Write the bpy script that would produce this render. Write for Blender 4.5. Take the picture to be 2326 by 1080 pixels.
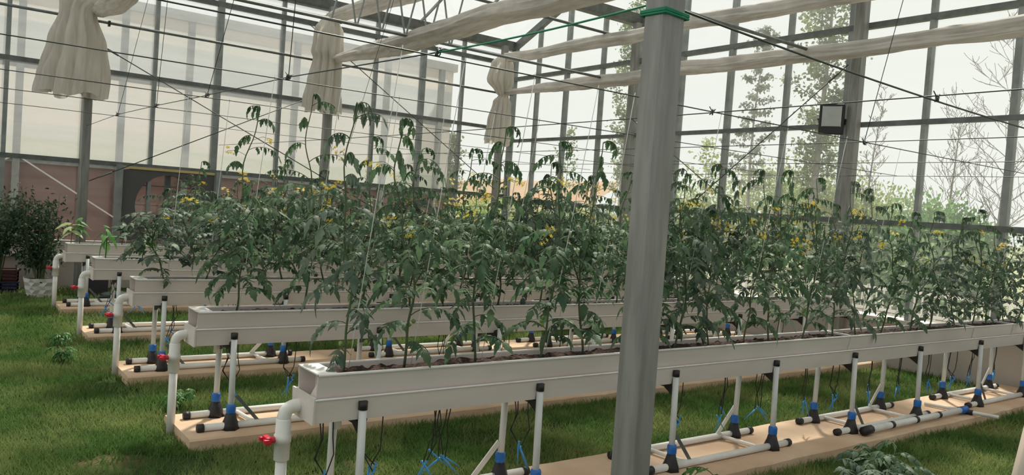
import bpy, math, random
import numpy as np
from mathutils import Vector, Matrix, noise
PI = math.pi
C = bpy.context.scene.collection
for o in list(bpy.data.objects): bpy.data.objects.remove(o, do_unlink=True)
sc = bpy.context.scene

# ---------------------------------------------------------------- camera
cam_d = bpy.data.cameras.new('camera'); cam = bpy.data.objects.new('camera', cam_d); C.objects.link(cam)
R_ = Vector((0.799, -0.597, 0.070)); U_ = Vector((-0.035, 0.070, 0.997)); F_ = Vector((0.600, 0.799, -0.035))
F_.normalize(); R_ = (R_ - F_*R_.dot(F_)).normalized(); U_ = R_.cross(F_)
M = Matrix((R_, U_, -F_)).transposed().to_4x4(); M.translation = Vector((0, 0, 1.65)); cam.matrix_world = M
cam_d.sensor_width = 36; cam_d.sensor_fit = 'HORIZONTAL'; cam_d.lens = 1787.9/2326*36; cam_d.clip_end = 400
sc.camera = cam

# ---------------------------------------------------------------- sky, sun, exposure
SUN_STRENGTH = 6.0; SKY = 0.96
sc.view_settings.view_transform = 'Standard'; sc.view_settings.look = 'None'
sc.view_settings.gamma = 1; sc.view_settings.use_curve_mapping = False
sc.view_settings.exposure = 0.0
w = bpy.data.worlds.new('hazy_sky'); sc.world = w; w.use_nodes = True
nt = w.node_tree; nt.nodes.clear()
wo = nt.nodes.new('ShaderNodeOutputWorld'); bg = nt.nodes.new('ShaderNodeBackground')
tc = nt.nodes.new('ShaderNodeTexCoord'); dp = nt.nodes.new('ShaderNodeVectorMath'); dp.operation = 'DOT_PRODUCT'
dp.inputs[1].default_value = Vector((-0.10, 0.72, 0.62)).normalized()
mr = nt.nodes.new('ShaderNodeMapRange'); mr.inputs['From Min'].default_value = -0.60; mr.inputs['From Max'].default_value = 0.12
cr = nt.nodes.new('ShaderNodeValToRGB')
cr.color_ramp.elements[0].color = (0.34, 0.35, 0.36, 1); cr.color_ramp.elements[1].color = (0.97, 0.985, 0.94, 1)
nt.links.new(tc.outputs['Generated'], dp.inputs[0]); nt.links.new(dp.outputs['Value'], mr.inputs['Value'])
nt.links.new(mr.outputs['Result'], cr.inputs['Fac']); nt.links.new(cr.outputs['Color'], bg.inputs['Color'])
bg.inputs['Strength'].default_value = SKY; nt.links.new(bg.outputs[0], wo.inputs['Surface'])
sl = bpy.data.lights.new('sun', 'SUN'); sl.energy = SUN_STRENGTH; sl.angle = math.radians(4); sl.color = (1, 0.93, 0.84)
so = bpy.data.objects.new('sun', sl); C.objects.link(so)
so.rotation_euler = Vector((0.46, 0.42, 0.90)).to_track_quat('Z', 'Y').to_euler()

# ---------------------------------------------------------------- materials
def mat(name, col, rough=.6, metal=0, col2=None, scale=8, detail=3, bump=0, bscale=40, stretch=None, spec=.5, emit=0, trans=0, thr=(.35, .65)):
    m = bpy.data.materials.new(name); m.use_nodes = True; n = m.node_tree; b = n.nodes['Principled BSDF']
    b.inputs['Base Color'].default_value = (*col, 1); b.inputs['Roughness'].default_value = rough
    b.inputs['Metallic'].default_value = metal; b.inputs['Specular IOR Level'].default_value = spec
    t = None
    if col2 or bump:
        tcn = n.nodes.new('ShaderNodeTexCoord'); mp = n.nodes.new('ShaderNodeMapping')
        n.links.new(tcn.outputs['Object'], mp.inputs['Vector'])
        if stretch: mp.inputs['Scale'].default_value = stretch
    if col2:
        t = n.nodes.new('ShaderNodeTexNoise'); t.inputs['Scale'].default_value = scale; t.inputs['Detail'].default_value = detail
        n.links.new(mp.outputs[0], t.inputs['Vector'])
        r = n.nodes.new('ShaderNodeValToRGB'); r.color_ramp.elements[0].position = thr[0]; r.color_ramp.elements[1].position = thr[1]
        r.color_ramp.elements[0].color = (*col, 1); r.color_ramp.elements[1].color = (*col2, 1)
        n.links.new(t.outputs['Fac'], r.inputs['Fac']); n.links.new(r.outputs['Color'], b.inputs['Base Color'])
    if bump:
        t2 = n.nodes.new('ShaderNodeTexNoise'); t2.inputs['Scale'].default_value = bscale; t2.inputs['Detail'].default_value = 4
        n.links.new(mp.outputs[0], t2.inputs['Vector']); bp = n.nodes.new('ShaderNodeBump'); bp.inputs['Strength'].default_value = bump
        bp.inputs['Distance'].default_value = .01
        n.links.new(t2.outputs['Fac'], bp.inputs['Height']); n.links.new(bp.outputs[0], b.inputs['Normal'])
    if trans:
        tr = n.nodes.new('ShaderNodeBsdfTranslucent'); mx = n.nodes.new('ShaderNodeMixShader'); mx.inputs[0].default_value = trans
        out = n.nodes['Material Output']; n.links.new(b.outputs[0], mx.inputs[1]); n.links.new(tr.outputs[0], mx.inputs[2])
        if col2: n.links.new(r.outputs['Color'], tr.inputs['Color'])
        else: tr.inputs['Color'].default_value = (*col, 1)
        n.links.new(mx.outputs[0], out.inputs['Surface'])
    return m
def glass_mat(name, dirt, dirtcol, dirt2=None, tint=(.95, .97, .95), ior=1.3, streak=(1, 1, .3)):
    m = bpy.data.materials.new(name); m.use_nodes = True; n = m.node_tree; n.nodes.clear()
    out = n.nodes.new('ShaderNodeOutputMaterial'); tr = n.nodes.new('ShaderNodeBsdfTransparent'); tr.inputs[0].default_value = (*tint, 1)
    tl = n.nodes.new('ShaderNodeBsdfTranslucent'); df = n.nodes.new('ShaderNodeBsdfDiffuse'); gl = n.nodes.new('ShaderNodeBsdfGlossy')
    tl.inputs[0].default_value = (*dirtcol, 1); df.inputs[0].default_value = (*dirtcol, 1); gl.inputs['Roughness'].default_value = .02
    md = n.nodes.new('ShaderNodeMixShader'); md.inputs[0].default_value = .35
    n.links.new(tl.outputs[0], md.inputs[1]); n.links.new(df.outputs[0], md.inputs[2])
    m1 = n.nodes.new('ShaderNodeMixShader')
    tcn = n.nodes.new('ShaderNodeTexCoord'); mp = n.nodes.new('ShaderNodeMapping'); mp.inputs['Scale'].default_value = streak
    no = n.nodes.new('ShaderNodeTexNoise'); no.inputs['Scale'].default_value = 1.3; no.inputs['Detail'].default_value = 5
    r = n.nodes.new('ShaderNodeMapRange'); r.inputs['From Min'].default_value = .35; r.inputs['From Max'].default_value = .7
    r.inputs['To Min'].default_value = dirt; r.inputs['To Max'].default_value = dirt2 or dirt*1.6
    n.links.new(tcn.outputs['Object'], mp.inputs[0]); n.links.new(mp.outputs[0], no.inputs['Vector']); n.links.new(no.outputs['Fac'], r.inputs['Value'])
    n.links.new(r.outputs[0], m1.inputs[0]); n.links.new(tr.outputs[0], m1.inputs[1]); n.links.new(md.outputs[0], m1.inputs[2])
    fr = n.nodes.new('ShaderNodeFresnel'); fr.inputs[0].default_value = ior
    m2 = n.nodes.new('ShaderNodeMixShader'); n.links.new(fr.outputs[0], m2.inputs[0]) 
    n.links.new(m1.outputs[0], m2.inputs[1]); n.links.new(gl.outputs[0], m2.inputs[2]); n.links.new(m2.outputs[0], out.inputs[0])
    return m
steel = mat('galvanised_steel', (.225, .225, .21), .45, .3, (.31, .31, .29), 7, 5, stretch=(4, 4, .5))
steel_d = mat('dark_steel', (.13, .145, .14), .5, .3, (.19, .205, .20), 9)
alu = mat('aluminium_profile', (.25, .275, .27), .5, .3, (.34, .365, .355), 6)
alu_l = mat('pale_beam', (.52, .54, .52), .5, .2, (.6, .61, .58), 4)
pvc = mat('trough_plastic', (.68, .605, .565), .45, 0, (.75, .675, .635), 2.5, stretch=(.6, 3, 3))
rimm = mat('trough_rim_plastic', (.82, .80, .77), .4, 0, (.72, .69, .65), 18, thr=(.5, .75))
pipe_m = mat('white_pvc_pipe', (.78, .77, .73), .4, 0, (.66, .64, .58), 7, thr=(.5, .8))
pipe_g = mat('grey_leg_pipe', (.62, .65, .65), .4, 0, (.7, .72, .70), 6)
black = mat('black_plastic', (.018, .016, .017), .5)
blue = mat('blue_plastic', (.02, .15, .50), .4)
blue2 = mat('blue_stake_plastic', (.05, .28, .60), .4)
red = mat('red_valve_plastic', (.62, .02, .05), .35)
soil = mat('potting_soil', (.03, .02, .017), .95, 0, (.085, .055, .045), 60, 6, bump=.9, bscale=70, spec=.08)
pad_m = mat('concrete_pad', (.56, .39, .26), .9, 0, (.70, .52, .37), 2.2, 8, bump=.35, bscale=30, spec=.15)
ground_m = mat('lawn_soil', (.035, .055, .018), .95, 0, (.16, .12, .06), 1.1, 6, bump=.5, bscale=30, thr=(.55, .72), spec=.1)
stone = mat('low_wall_render', (.44, .38, .34), .9, 0, (.52, .46, .41), 1.5, 6, bump=.2, bscale=20)
ledge_m = mat('pale_ledge', (.72, .68, .62), .7, 0, (.62, .58, .52), 4)
cloth = mat('beige_shade_cloth', (.60, .575, .535), .9, 0, (.74, .71, .67), 7, 4, stretch=(4, .5, .5), bump=1.0, bscale=18, trans=.38)
cloth_v = mat('hanging_shade_cloth', (.72, .69, .63), .9, 0, (.84, .80, .74), 5, 4, stretch=(4, 4, .5), bump=.6, bscale=14, trans=.48)
wire_m = mat('dark_cable', (.06, .075, .07), .5, .4)
green_m = mat('green_cord', (.01, .22, .11), .5)
twine_m = mat('white_twine', (.8, .8, .77), .8)
glass_e = glass_mat('dusty_hazy_glass', .10, (.9, .9, .88))  # dust film whose whitish veil also paints the outdoor haze into the panes
glass_b = glass_mat('milky_back_glazing', .28, (.84, .87, .87), .45, ior=1.6, streak=(.4, 1, 2.2))
glass_l = glass_mat('clear_back_glazing', .04, (.6, .6, .58), .12, streak=(.4, 1, 2.2))
glass_r = glass_mat('roof_glass', .06, (.9, .9, .88))
poly = mat('ribbed_polycarbonate', (.62, .645, .61), .35, 0, (.74, .70, .67), 1.0, 5, stretch=(.15, 1, 3.2), trans=.62)
poly_b = mat('bluish_polycarbonate', (.50, .54, .57), .35, 0, (.60, .64, .65), 1.0, 5, stretch=(.15, 1, 2.6), trans=.58)
poly_g = mat('greenish_polycarbonate', (.50, .58, .46), .35, 0, (.64, .66, .58), 1.0, 5, stretch=(.15, 1, 4), trans=.58)
brown = mat('brown_cooling_pad', (.20, .115, .10), .8, 0, (.28, .17, .15), 1.5, 5, stretch=(.3, 1, 3))
fan_m = mat('fan_housing', (.10, .10, .098), .6)
yel = mat('yellow_strip', (.62, .48, .22), .6)
def leaf_mat(name, a, b, sc_=7, trans=.35, rough=.5):
    return mat(name, a, rough, 0, b, sc_, 3, trans=trans, spec=.35)
leafA = leaf_mat('tomato_leaf_green', (.05, .115, .06), (.135, .21, .11), 9, .40, .55)
leafB = leaf_mat('tomato_leaf_dull', (.065, .115, .08), (.17, .22, .155), 9, .35, .55)
leafP = leaf_mat('pepper_leaf', (.07, .19, .05), (.14, .30, .09))
leafY = leaf_mat('pale_leaf', (.42, .52, .25), (.55, .62, .36))
leafD = leaf_mat('dark_shrub_leaf', (.025, .06, .03), (.07, .125, .065))
stem_m = mat('green_stem', (.075, .11, .05), .7, 0, (.12, .15, .07), 20)
flower_m = mat('yellow_flower', (.80, .62, .06), .6, trans=.3)
fruit_m = mat('unripe_tomato', (.24, .34, .10), .35)
treeL = leaf_mat('poplar_leaf', (.14, .20, .11), (.27, .34, .17), 2)  # outdoor leaf colours lightened, distance haze mixed into them
treeY = leaf_mat('spring_leaf', (.27, .37, .12), (.43, .50, .22), 1.2)
treeG = leaf_mat('bush_leaf', (.10, .26, .09), (.25, .42, .15), 1.5)
treeC = leaf_mat('conifer_leaf', (.20, .25, .21), (.30, .34, .28), 2)
bark = mat('pale_bark', (.27, .26, .24), .9, 0, (.38, .36, .33), 5)
barkp = mat('grey_twig_bark', (.26, .245, .235), .9)

# ---------------------------------------------------------------- helpers
def tag(o, label=None, cat=None, group=None, kind=None):
    if label: o['label'] = label
    if cat: o['category'] = cat
    if group: o['group'] = group
    if kind: o['kind'] = kind
    return o
def empty(name, loc=(0, 0, 0), label=None, cat=None, group=None, kind=None, rz=0):
    o = bpy.data.objects.new(name, None); C.objects.link(o); o.location = loc; o.rotation_euler = (0, 0, rz)
    o.empty_display_size = .1
    return tag(o, label, cat, group, kind)
class MB:
    def __init__(s): s.v = []; s.f = []; s.sm = []
    def add(s, vs, fs, smooth=False):
        k = len(s.v); s.v += [tuple(p) for p in vs]; s.f += [tuple(i+k for i in q) for q in fs]; s.sm += [smooth]*len(fs)
        return s
    def box(s, a, b):
        x0, y0, z0 = a; x1, y1, z1 = b
        vs = [(x0,y0,z0),(x1,y0,z0),(x1,y1,z0),(x0,y1,z0),(x0,y0,z1),(x1,y0,z1),(x1,y1,z1),(x0,y1,z1)]
        return s.add(vs, [(0,3,2,1),(4,5,6,7),(0,1,5,4),(1,2,6,5),(2,3,7,6),(3,0,4,7)])
    def bar(s, p, q, w_, h, up=(0, 0, 1)):
        p = Vector(p); q = Vector(q); d = (q-p).normalized(); up = Vector(up)
        if abs(d.dot(up)) > .98: up = Vector((0, 1, 0))
        a = d.cross(up).normalized(); b = a.cross(d)
        vs = []
        for e in (p, q):
            for sx, sz in ((-1,-1),(1,-1),(1,1),(-1,1)): vs.append(e+a*sx*w_/2+b*sz*h/2)
        return s.add(vs, [(0,1,2,3),(7,6,5,4),(0,4,5,1),(1,5,6,2),(2,6,7,3),(3,7,4,0)])
    def tube(s, pts, r, n=8, cap=True):
        pts = [Vector(p) for p in pts]; m = len(pts)
        if not hasattr(r, '__len__'): r = [r]*m
        vs = []; ref = None
        for i, p in enumerate(pts):
            d = (pts[min(i+1, m-1)]-pts[max(i-1, 0)])
            if d.length < 1e-9: d = Vector((0,0,1))
            d.normalize()
            if ref is None: ref = d.orthogonal().normalized()
            ref = (ref-d*ref.dot(d))
            if ref.length < 1e-6: ref = d.orthogonal()
            ref.normalize(); b = d.cross(ref)
            for k in range(n):
                t = 2*PI*k/n; vs.append(p+(ref*math.cos(t)+b*math.sin(t))*r[i])
        fs = []
        for i in range(m-1):
            for k in range(n):
                k2 = (k+1) % n; fs.append((i*n+k, i*n+k2, (i+1)*n+k2, (i+1)*n+k))
        if cap: fs += [tuple(range(n-1, -1, -1)), tuple((m-1)*n+k for k in range(n))]
        return s.add(vs, fs, True)
    def build(s, name, m, parent=None, bevel=0):
        me = bpy.data.meshes.new(name); me.from_pydata(s.v, [], s.f); me.polygons.foreach_set('use_smooth', s.sm); me.update()
        me.materials.append(m)
        o = bpy.data.objects.new(name, me); C.objects.link(o)
        if parent: o.parent = parent
        if bevel:
            b = o.modifiers.new('bevel', 'BEVEL'); b.width = bevel; b.segments = 2; b.limit_method = 'ANGLE'
        return o
def copy_tree(o, parent=None):
    c = o.copy(); C.objects.link(c); c.parent = parent
    for ch in list(o.children): copy_tree(ch, c)
    return c
ORD = ['first', 'second', 'third', 'fourth', 'fifth', 'sixth', 'seventh', 'eighth', 'ninth', 'tenth', 'eleventh', 'twelfth', 'thirteenth',
       'fourteenth', 'fifteenth', 'sixteenth', 'seventeenth', 'eighteenth', 'nineteenth', 'twentieth', 'twenty-first', 'twenty-second', 'twenty-third']
ROWN = ['nearest', 'second nearest', 'middle', 'second farthest', 'farthest']

# ================================================================ THE SETTING
XE = 9.83; YB = 13.5; X0 = -5.0; Y0 = -1.8
def S(mb, name, m, bevel=0): return tag(mb.build(name, m, bevel=bevel), kind='structure')
S(MB().box((X0, Y0, -.06), (XE, YB, 0)), 'floor', ground_m)
# low masonry walls with ledges
S(MB().box((XE-.02, Y0, 0), (XE+.22, YB+.2, .56)), 'wall_right', stone)
S(MB().box((XE-.05, Y0, .56), (XE+.26, YB+.25, .62)), 'trim_1', ledge_m, .008)
S(MB().box((X0, YB-.02, 0), (XE-.02, YB+.2, .47)), 'wall_back', stone)
S(MB().box((X0, YB-.07, .47), (XE-.05, YB+.2, .53)), 'trim_2', ledge_m, .008)
S(MB().box((X0, YB+.02, .53), (XE-.05, YB+.12, .72)), 'trim_3', stone)
tn = [4]
def trim(mb, m=alu, bevel=0):
    o = S(mb, 'trim_%d' % tn[0], m, bevel); tn[0] += 1; return o
GUT = [13.5, 9.85, 5.85, 1.85, -1.8]; RIDGE = [11.65, 7.85, 3.85, 0.0]
def roof_z(y):
    for i in range(4):
        a, r, b = GUT[i], RIDGE[i], GUT[i+1]
        if b <= y <= a:
            return 5.05+.75*((a-y)/(a-r) if y >= r else (y-b)/(r-b))
    return 5.05
# end wall mullions and transoms
MY = [13.44, 12.62, 11.72, 10.72, 9.85, 8.8, 7.83, 6.82, 5.85, 4.82, 3.83, 2.8, 1.85, .85, -.2, -1.2]
for i, y in enumerate(MY):
    wd = .13 if i in (0, 4, 8, 12) else .075 if i in (2, 6, 10, 14) else .055
    trim(MB().bar((XE+.03, y, .62), (XE+.03, y, roof_z(y)), wd, .09, (1, 0, 0)))
for z, h in ((1.82, .07), (3.09, .06), (4.38, .075)):
    trim(MB().bar((XE+.02, Y0, z), (XE+.02, YB, z), .08, h), steel_d)
# back wall mullions and transoms
MX = [-4.3, -3.3, -2.2, -1.2, -.15, .9, 1.9, 2.87, 3.84, 4.9, 5.85, 6.70, 7.71, 8.63]
for i, x in enumerate(MX):
    wd = .10 if x in (3.84, 7.71, -.15) else .055
    trim(MB().bar((x, YB+.03, .53), (x, YB+.03, 5.05), wd, .09, (0, 1, 0)))
for z, h in ((1.93, .07), (3.33, .065), (4.70, .08)):
    trim(MB().bar((X0, YB+.02, z), (XE, YB+.02, z), .08, h), steel_d)
# glazing: one window per bay between the mullions
wn = 1
for a, b in zip(MY[:-1], MY[1:]):
    m = MB(); x = XE+.05
    vs = [(x, a, .62), (x, b, .62), (x, b, roof_z(b)-.03), (x, a, roof_z(a)-.03)]
    m.add(vs, [(0, 1, 2, 3)]); o = S(m, 'window_%d' % wn, glass_e); wn += 1
xs = [X0]+MX+[XE]
for a, b in zip(xs[:-1], xs[1:]):
    y = YB+.05
    m = MB().add([(a, y, 1.93), (b, y, 1.93), (b, y, 5.0), (a, y, 5.0)], [(0, 1, 2, 3)]); S(m, 'window_%d' % wn, glass_b if b < 8 else glass_e); wn += 1
    m = MB().add([(a, y, .53), (b, y, .53), (b, y, 1.93), (a, y, 1.93)], [(0, 1, 2, 3)]); S(m, 'window_%d' % wn, glass_l); wn += 1
# roof: glass, gutters, ridges, glazing bars
m = MB()
for i in range(4):
    a, r, b = GUT[i], RIDGE[i], GUT[i+1]
    m.add([(X0, a, 5.12), (XE, a, 5.12), (XE, r, 5.87), (X0, r, 5.87)], [(0, 1, 2, 3)])
    m.add([(X0, r, 5.87), (XE, r, 5.87), (XE, b, 5.12), (X0, b, 5.12)], [(0, 1, 2, 3)])
S(m, 'ceiling', glass_r)
for i, y in enumerate(GUT):
    m = MB(); q = y-.0
    pr = [(-.13, .10), (-.09, -.03), (-.07, -.07), (.07, -.07), (.09, -.03), (.13, .10), (.11, .10), (.06, -.04), (-.06, -.04), (-.11, .10)]
    n = len(pr); vs = [(X0, q+a, 5.05+b) for a, b in pr]+[(XE, q+a, 5.05+b) for a, b in pr]
    m.add(vs, [(k, (k+1) % n, (k+1) % n+n, k+n) for k in range(n)]); trim(m, steel_d)
for y in RIDGE: trim(MB().bar((X0, y, 5.83), (XE, y, 5.83), .07, .07), alu)
for i in range(4):
    a, r, b = GUT[i], RIDGE[i], GUT[i+1]
    m = MB()
    for x in np.arange(X0+.5, XE-.4, 1.0):
        m.bar((x, a, 5.07), (x, r, 5.83), .035, .045); m.bar((x, r, 5.83), (x, b, 5.07), .035, .045)
    trim(m, alu)
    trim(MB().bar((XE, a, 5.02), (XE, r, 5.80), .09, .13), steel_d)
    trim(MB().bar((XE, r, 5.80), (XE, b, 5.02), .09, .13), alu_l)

# outside ground, banks and path
S(MB().box((-30, YB+.2, -.25), (10.05, 60, -.02)), 'ground_back', mat('gravel_yard', (.30, .26, .22), .9, 0, (.38, .33, .28), 4, 6))
S(MB().box((10.05, -30, -.25), (90, 90, -.02)), 'ground_outside', mat('outside_ground', (.42, .36, .29), .9, 0, (.36, .40, .22), .25, 6))
S(MB().box((10.4, -6, -.02), (12.0, 30, .02)), 'path', mat('concrete_path', (.60, .55, .49), .9, 0, (.68, .63, .57), 1.3, 6))
def bank(name, x0, x1, y0, y1, h, m, seed=0, lab=None):
    nx, ny = 24, 90; vs = []; fs = []
    for i in range(nx+1):
        for j in range(ny+1):
            u = i/nx; x = x0+(x1-x0)*u; y = y0+(y1-y0)*j/ny
            z = h*min(1, u*1.6)**1.2*(1+.12*noise.noise((x*.2, y*.08, seed)))+.15*noise.noise((x*.9, y*.9, seed))*u
            vs.append((x, y, z-.05))
    for i in range(nx):
        for j in range(ny):
            k = i*(ny+1)+j; fs.append((k, k+1, k+ny+2, k+ny+1))
    return S(MB().add(vs, fs, True), name, m)
bank('hillside', 30, 44, 39, 110, 4.1, mat('orange_bank', (.44, .25, .14), .95, 0, (.42, .33, .19), .35, 6))
bank('grass_bank', 20, 30, -20, 60, 1.6, mat('grassy_bank', (.26, .32, .14), .95, 0, (.36, .37, .20), .5, 6), 3)

# ================================================================ STEEL COLUMNS, TRUSSES
def column(x, y, z1, label, s=.12, name='steel_column', m=steel):
    r = empty(name, (x, y, 0), label, 'column', 'steel columns')
    b = MB(); h = s/2; c = .012
    pr = [(-h+c, -h), (h-c, -h), (h, -h+c), (h, h-c), (h-c, h), (-h+c, h), (-h, h-c), (-h, -h+c)]
    b.add([(px, py, 0) for px, py in pr]+[(px, py, z1) for px, py in pr], [(k, (k+1) % 8, (k+1) % 8+8, k+8) for k in range(8)]+[tuple(range(8, 16))])
    b.build('shaft', m, r)
    p = MB().box((-.11, -.11, 0), (.11, .11, .015)); p.build('base_plate', steel_d, r)
    for sx in (-1, 1):
        for sy in (-1, 1): MB().tube([(sx*.085, sy*.085, .0), (sx*.085, sy*.085, .04)], .01, 6).build('bolt', steel_d, r)
    return r
colmain = column(1.945, 1.835, 4.98, 'large grey steel column in front, its top wrapped with green cord', .102)
g = MB()
for dz in (0, .008, .013): 
    zz = 2.322+dz; hh = .055
    g.tube([(-hh, -hh, zz), (hh, -hh, zz-.004), (hh, hh, zz), (-hh, hh, zz+.004), (-hh, -hh, zz)], .0045, 6)
g = g.build('cord_coil', green_m); g.location = (1.945, 1.835, 0); tag(g, 'green cord wound around the large front column', 'cord')
column(1.9, 13.2, 4.98, 'grey steel column under the leftmost hanging curtain', .12)
column(5.65, 13.2, 4.98, 'grey steel column behind the middle hanging curtain', .12)
column(9.4, 13.2, 4.98, 'grey steel column in the far corner under the rightmost hanging curtain', .12)
c585 = column(9.68, 5.66, 4.98, 'grey steel column carrying the black floodlight', .14)
column(9.66, 9.72, 4.98, 'grey steel column at the end wall just left of the large front column', .12)
# column clamps
t = empty('roof_truss', (0, 0, 0))
def truss(y, x0, x1, label):
    r = empty('roof_truss', (x0, y, 4.03), label, 'truss', 'roof trusses')
    L = x1-x0
    MB().tube([(0, 0, 0), (L, 0, 0)], .024, 8).build('lower_chord', steel_d, r)
    MB().tube([(0, 0, .77), (L, 0, .77)], .027, 8).build('upper_chord', steel_d, r)
    n = int(L/.36)
    for k in range(n):
        a = k*L/n; b = (k+1)*L/n
        p, q = ((a, 0, .05), (b, 0, .75)) if k % 2 else ((a, 0, .75), (b, 0, .05))
        if 0: pass
        MB().bar((a+(b-a)*.1, 0, p[2]), (b-(b-a)*.1, 0, q[2]), .018, .018).build('web_bar', alu, r)
    return r
bpy.data.objects.remove(t)
def chordpair(y, x0, x1, label, web=None):
    r = empty('roof_truss', (0, y, 0), label, 'truss', 'roof trusses')
    MB().tube([(x0, 0, 4.03), (x1, 0, 4.03)], .022, 8).build('lower_chord', steel_d, r)
    MB().tube([(x0, 0, 4.80), (x1, 0, 4.80)], .025, 8).build('upper_chord', steel_d, r)
    if web:
        x = web[0]; k = 0
        while x < web[1]:
            z0, z1 = (4.80, 4.03) if k % 2 else (4.03, 4.80)
            MB().bar((x, 0, z0), (x+.17, 0, z1), .02, .02).build('web_bar', alu, r)
            x += .19; k += 1
    for x in (2.15, 5.85, 9.55):
        for z in (4.03, 4.80):
            if x0 < x < x1: MB().box((x-.015, -.035, z-.05), (x+.015, .035, z+.03)).build('pipe_clamp', black, r)
    return r
chordpair(13.3, -4.5, 9.75, 'steel tube truss along the back wall')
chordpair(10.1, -4.5, 9.5, 'steel tube truss above the second farthest trough', (4.3, 6.3))
chordpair(6.13, -4.5, 9.5, 'steel tube truss running behind the large front column to the end wall')

# ================================================================ SHADE CLOTH
def roll(x, y0, y1, z, rw, rh, label, seed, taper0=0.0, sagk=.05, tiltd=0):
    n = 260; k = 44; vs = []; fs = []
    for i in range(n+1):
        u = i/n; y = y0+(y1-y0)*u
        tp = 1-taper0*max(0, 1-u*6)
        sag = -sagk*abs(math.sin(u*PI*3))
        for j in range(k):
            t = 2*PI*j/k
            tt = t+.35*noise.noise((y*1.1, seed, 3))
            fold = .13*math.sin(5*tt+y*.35)+.22*(abs(noise.noise((math.cos(tt)*3.2+seed, math.sin(tt)*3.2, y*.45)))**.7-.3)*2+.30*noise.noise((math.cos(t)*1.2+seed, math.sin(t)*1.2, y*.7))+.10*noise.noise((math.cos(t)*6+seed, math.sin(t)*6, y*2.6))
            r = 1+fold*1.05
            vs.append((math.cos(t)*rw*r*tp+.03*noise.noise((y*.7, seed, 1)), y, math.sin(t)*rh*r*tp+sag+.03*noise.noise((y*.9, seed, 5))))
    for i in range(n):
        for j in range(k):
            j2 = (j+1) % k; fs.append((i*k+j, i*k+j2, (i+1)*k+j2, (i+1)*k+j))
    fs += [tuple(range(k)), tuple(n*k+j for j in range(k-1, -1, -1))]
    o = MB().add(vs, fs, True).build('rolled_shade_screen', cloth); o.location = (x, 0, z)
    return tag(o, label, 'shade cloth', 'retracted shade screens')
roll(5.62, 13.2, -1.5, 4.06, .19, .13, 'thick beige rolled shade cloth crossing overhead from the middle curtain', 1.3, .6)
roll(5.62, 13.2, -1.5, 4.78, .17, .11, 'upper beige rolled shade cloth above the middle curtain', 4.1, .3)
roll(1.95, 13.0, 2.2, 4.10, .17, .12, 'beige rolled shade cloth at top left above the leftmost curtain', 7.7, .5)
roll(9.30, 13.0, -1.5, 4.01, .085, .095, 'lower beige rolled shade cloth along the end wall', 2.9, .6, .04)
roll(9.30, 13.0, -1.5, 4.70, .095, .10, 'upper beige rolled shade cloth along the end wall', 9.4, .2, .04)
def curtain(x, y, prof, label, seed, squash=.5, lean=0, name='hanging_curtain'):
    # prof: list of (z, half width)
    n = 44; k = 96; vs = []; fs = []
    z0, z1 = prof[0][0], prof[-1][0]
    def pw(z):
        for (za, wa, ca), (zb, wb, cb) in zip(prof[:-1], prof[1:]):
            if (za-z)*(zb-z) <= 0:
                t = (z-za)/(zb-za); t2 = t*t*(3-2*t); return wa+(wb-wa)*t2, ca+(cb-ca)*t2
        return prof[-1][1], prof[-1][2]
    for i in range(n+1):
        z = z0+(z1-z0)*i/n; wv, cx = pw(z)
        for j in range(k):
            t = 2*PI*j/k
            am = .15+.13*min(1, i/n*2)
            r = 1+am*(abs(math.sin(5.5*t+1.3*noise.noise((seed, z*1.2, 0))))**.6*2-1.2)+.07*math.sin(23*t+z*2+seed)+.16*noise.noise((math.cos(t)*2+seed, math.sin(t)*2, z*.8))
            zz = z+(.04*math.sin(5*t+seed)+.05*noise.noise((j*.13, seed, 2)) if i == n else 0)
            vs.append((cx+math.cos(t)*wv*r, math.sin(t)*wv*squash*r, zz))
    for i in range(n):
        for j in range(k):
            j2 = (j+1) % k; fs.append((i*k+j, i*k+j2, (i+1)*k+j2, (i+1)*k+j))
    o = MB().add(vs, fs, True).build(name, cloth_v); o.location = (x, y, 0)
    
    return tag(o, label, 'curtain', 'shade cloth curtains bunched at the columns')
curtain(1.70, 12.95, [(4.85, .20, .1), (4.30, .30, .12), (4.04, .20, .0), (3.6, .30, .0), (3.1, .36, -.02), (2.86, .37, -.04)], 'leftmost hanging beige curtain, cinched below the rolled cloth', 1.1, .5)
curtain(5.48, 12.98, [(4.74, .12, .02), (4.5, .23, .0), (4.12, .24, .0), (4.0, .21, .02), (3.6, .24, .0), (3.25, .27, -.02), (3.12, .27, -.02)], 'middle hanging beige curtain wrapped around a column', 5.2, .62)
curtain(9.25, 13.0, [(4.72, .12, 0), (4.55, .22, -.03), (4.2, .26, -.05), (4.0, .15, .02), (3.93, .10, .05), (3.8, .17, .02), (3.4, .23, -.02), (2.98, .25, -.04)], 'rightmost hanging beige curtain knotted in the middle, in the far corner', 8.6, .6)

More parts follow.
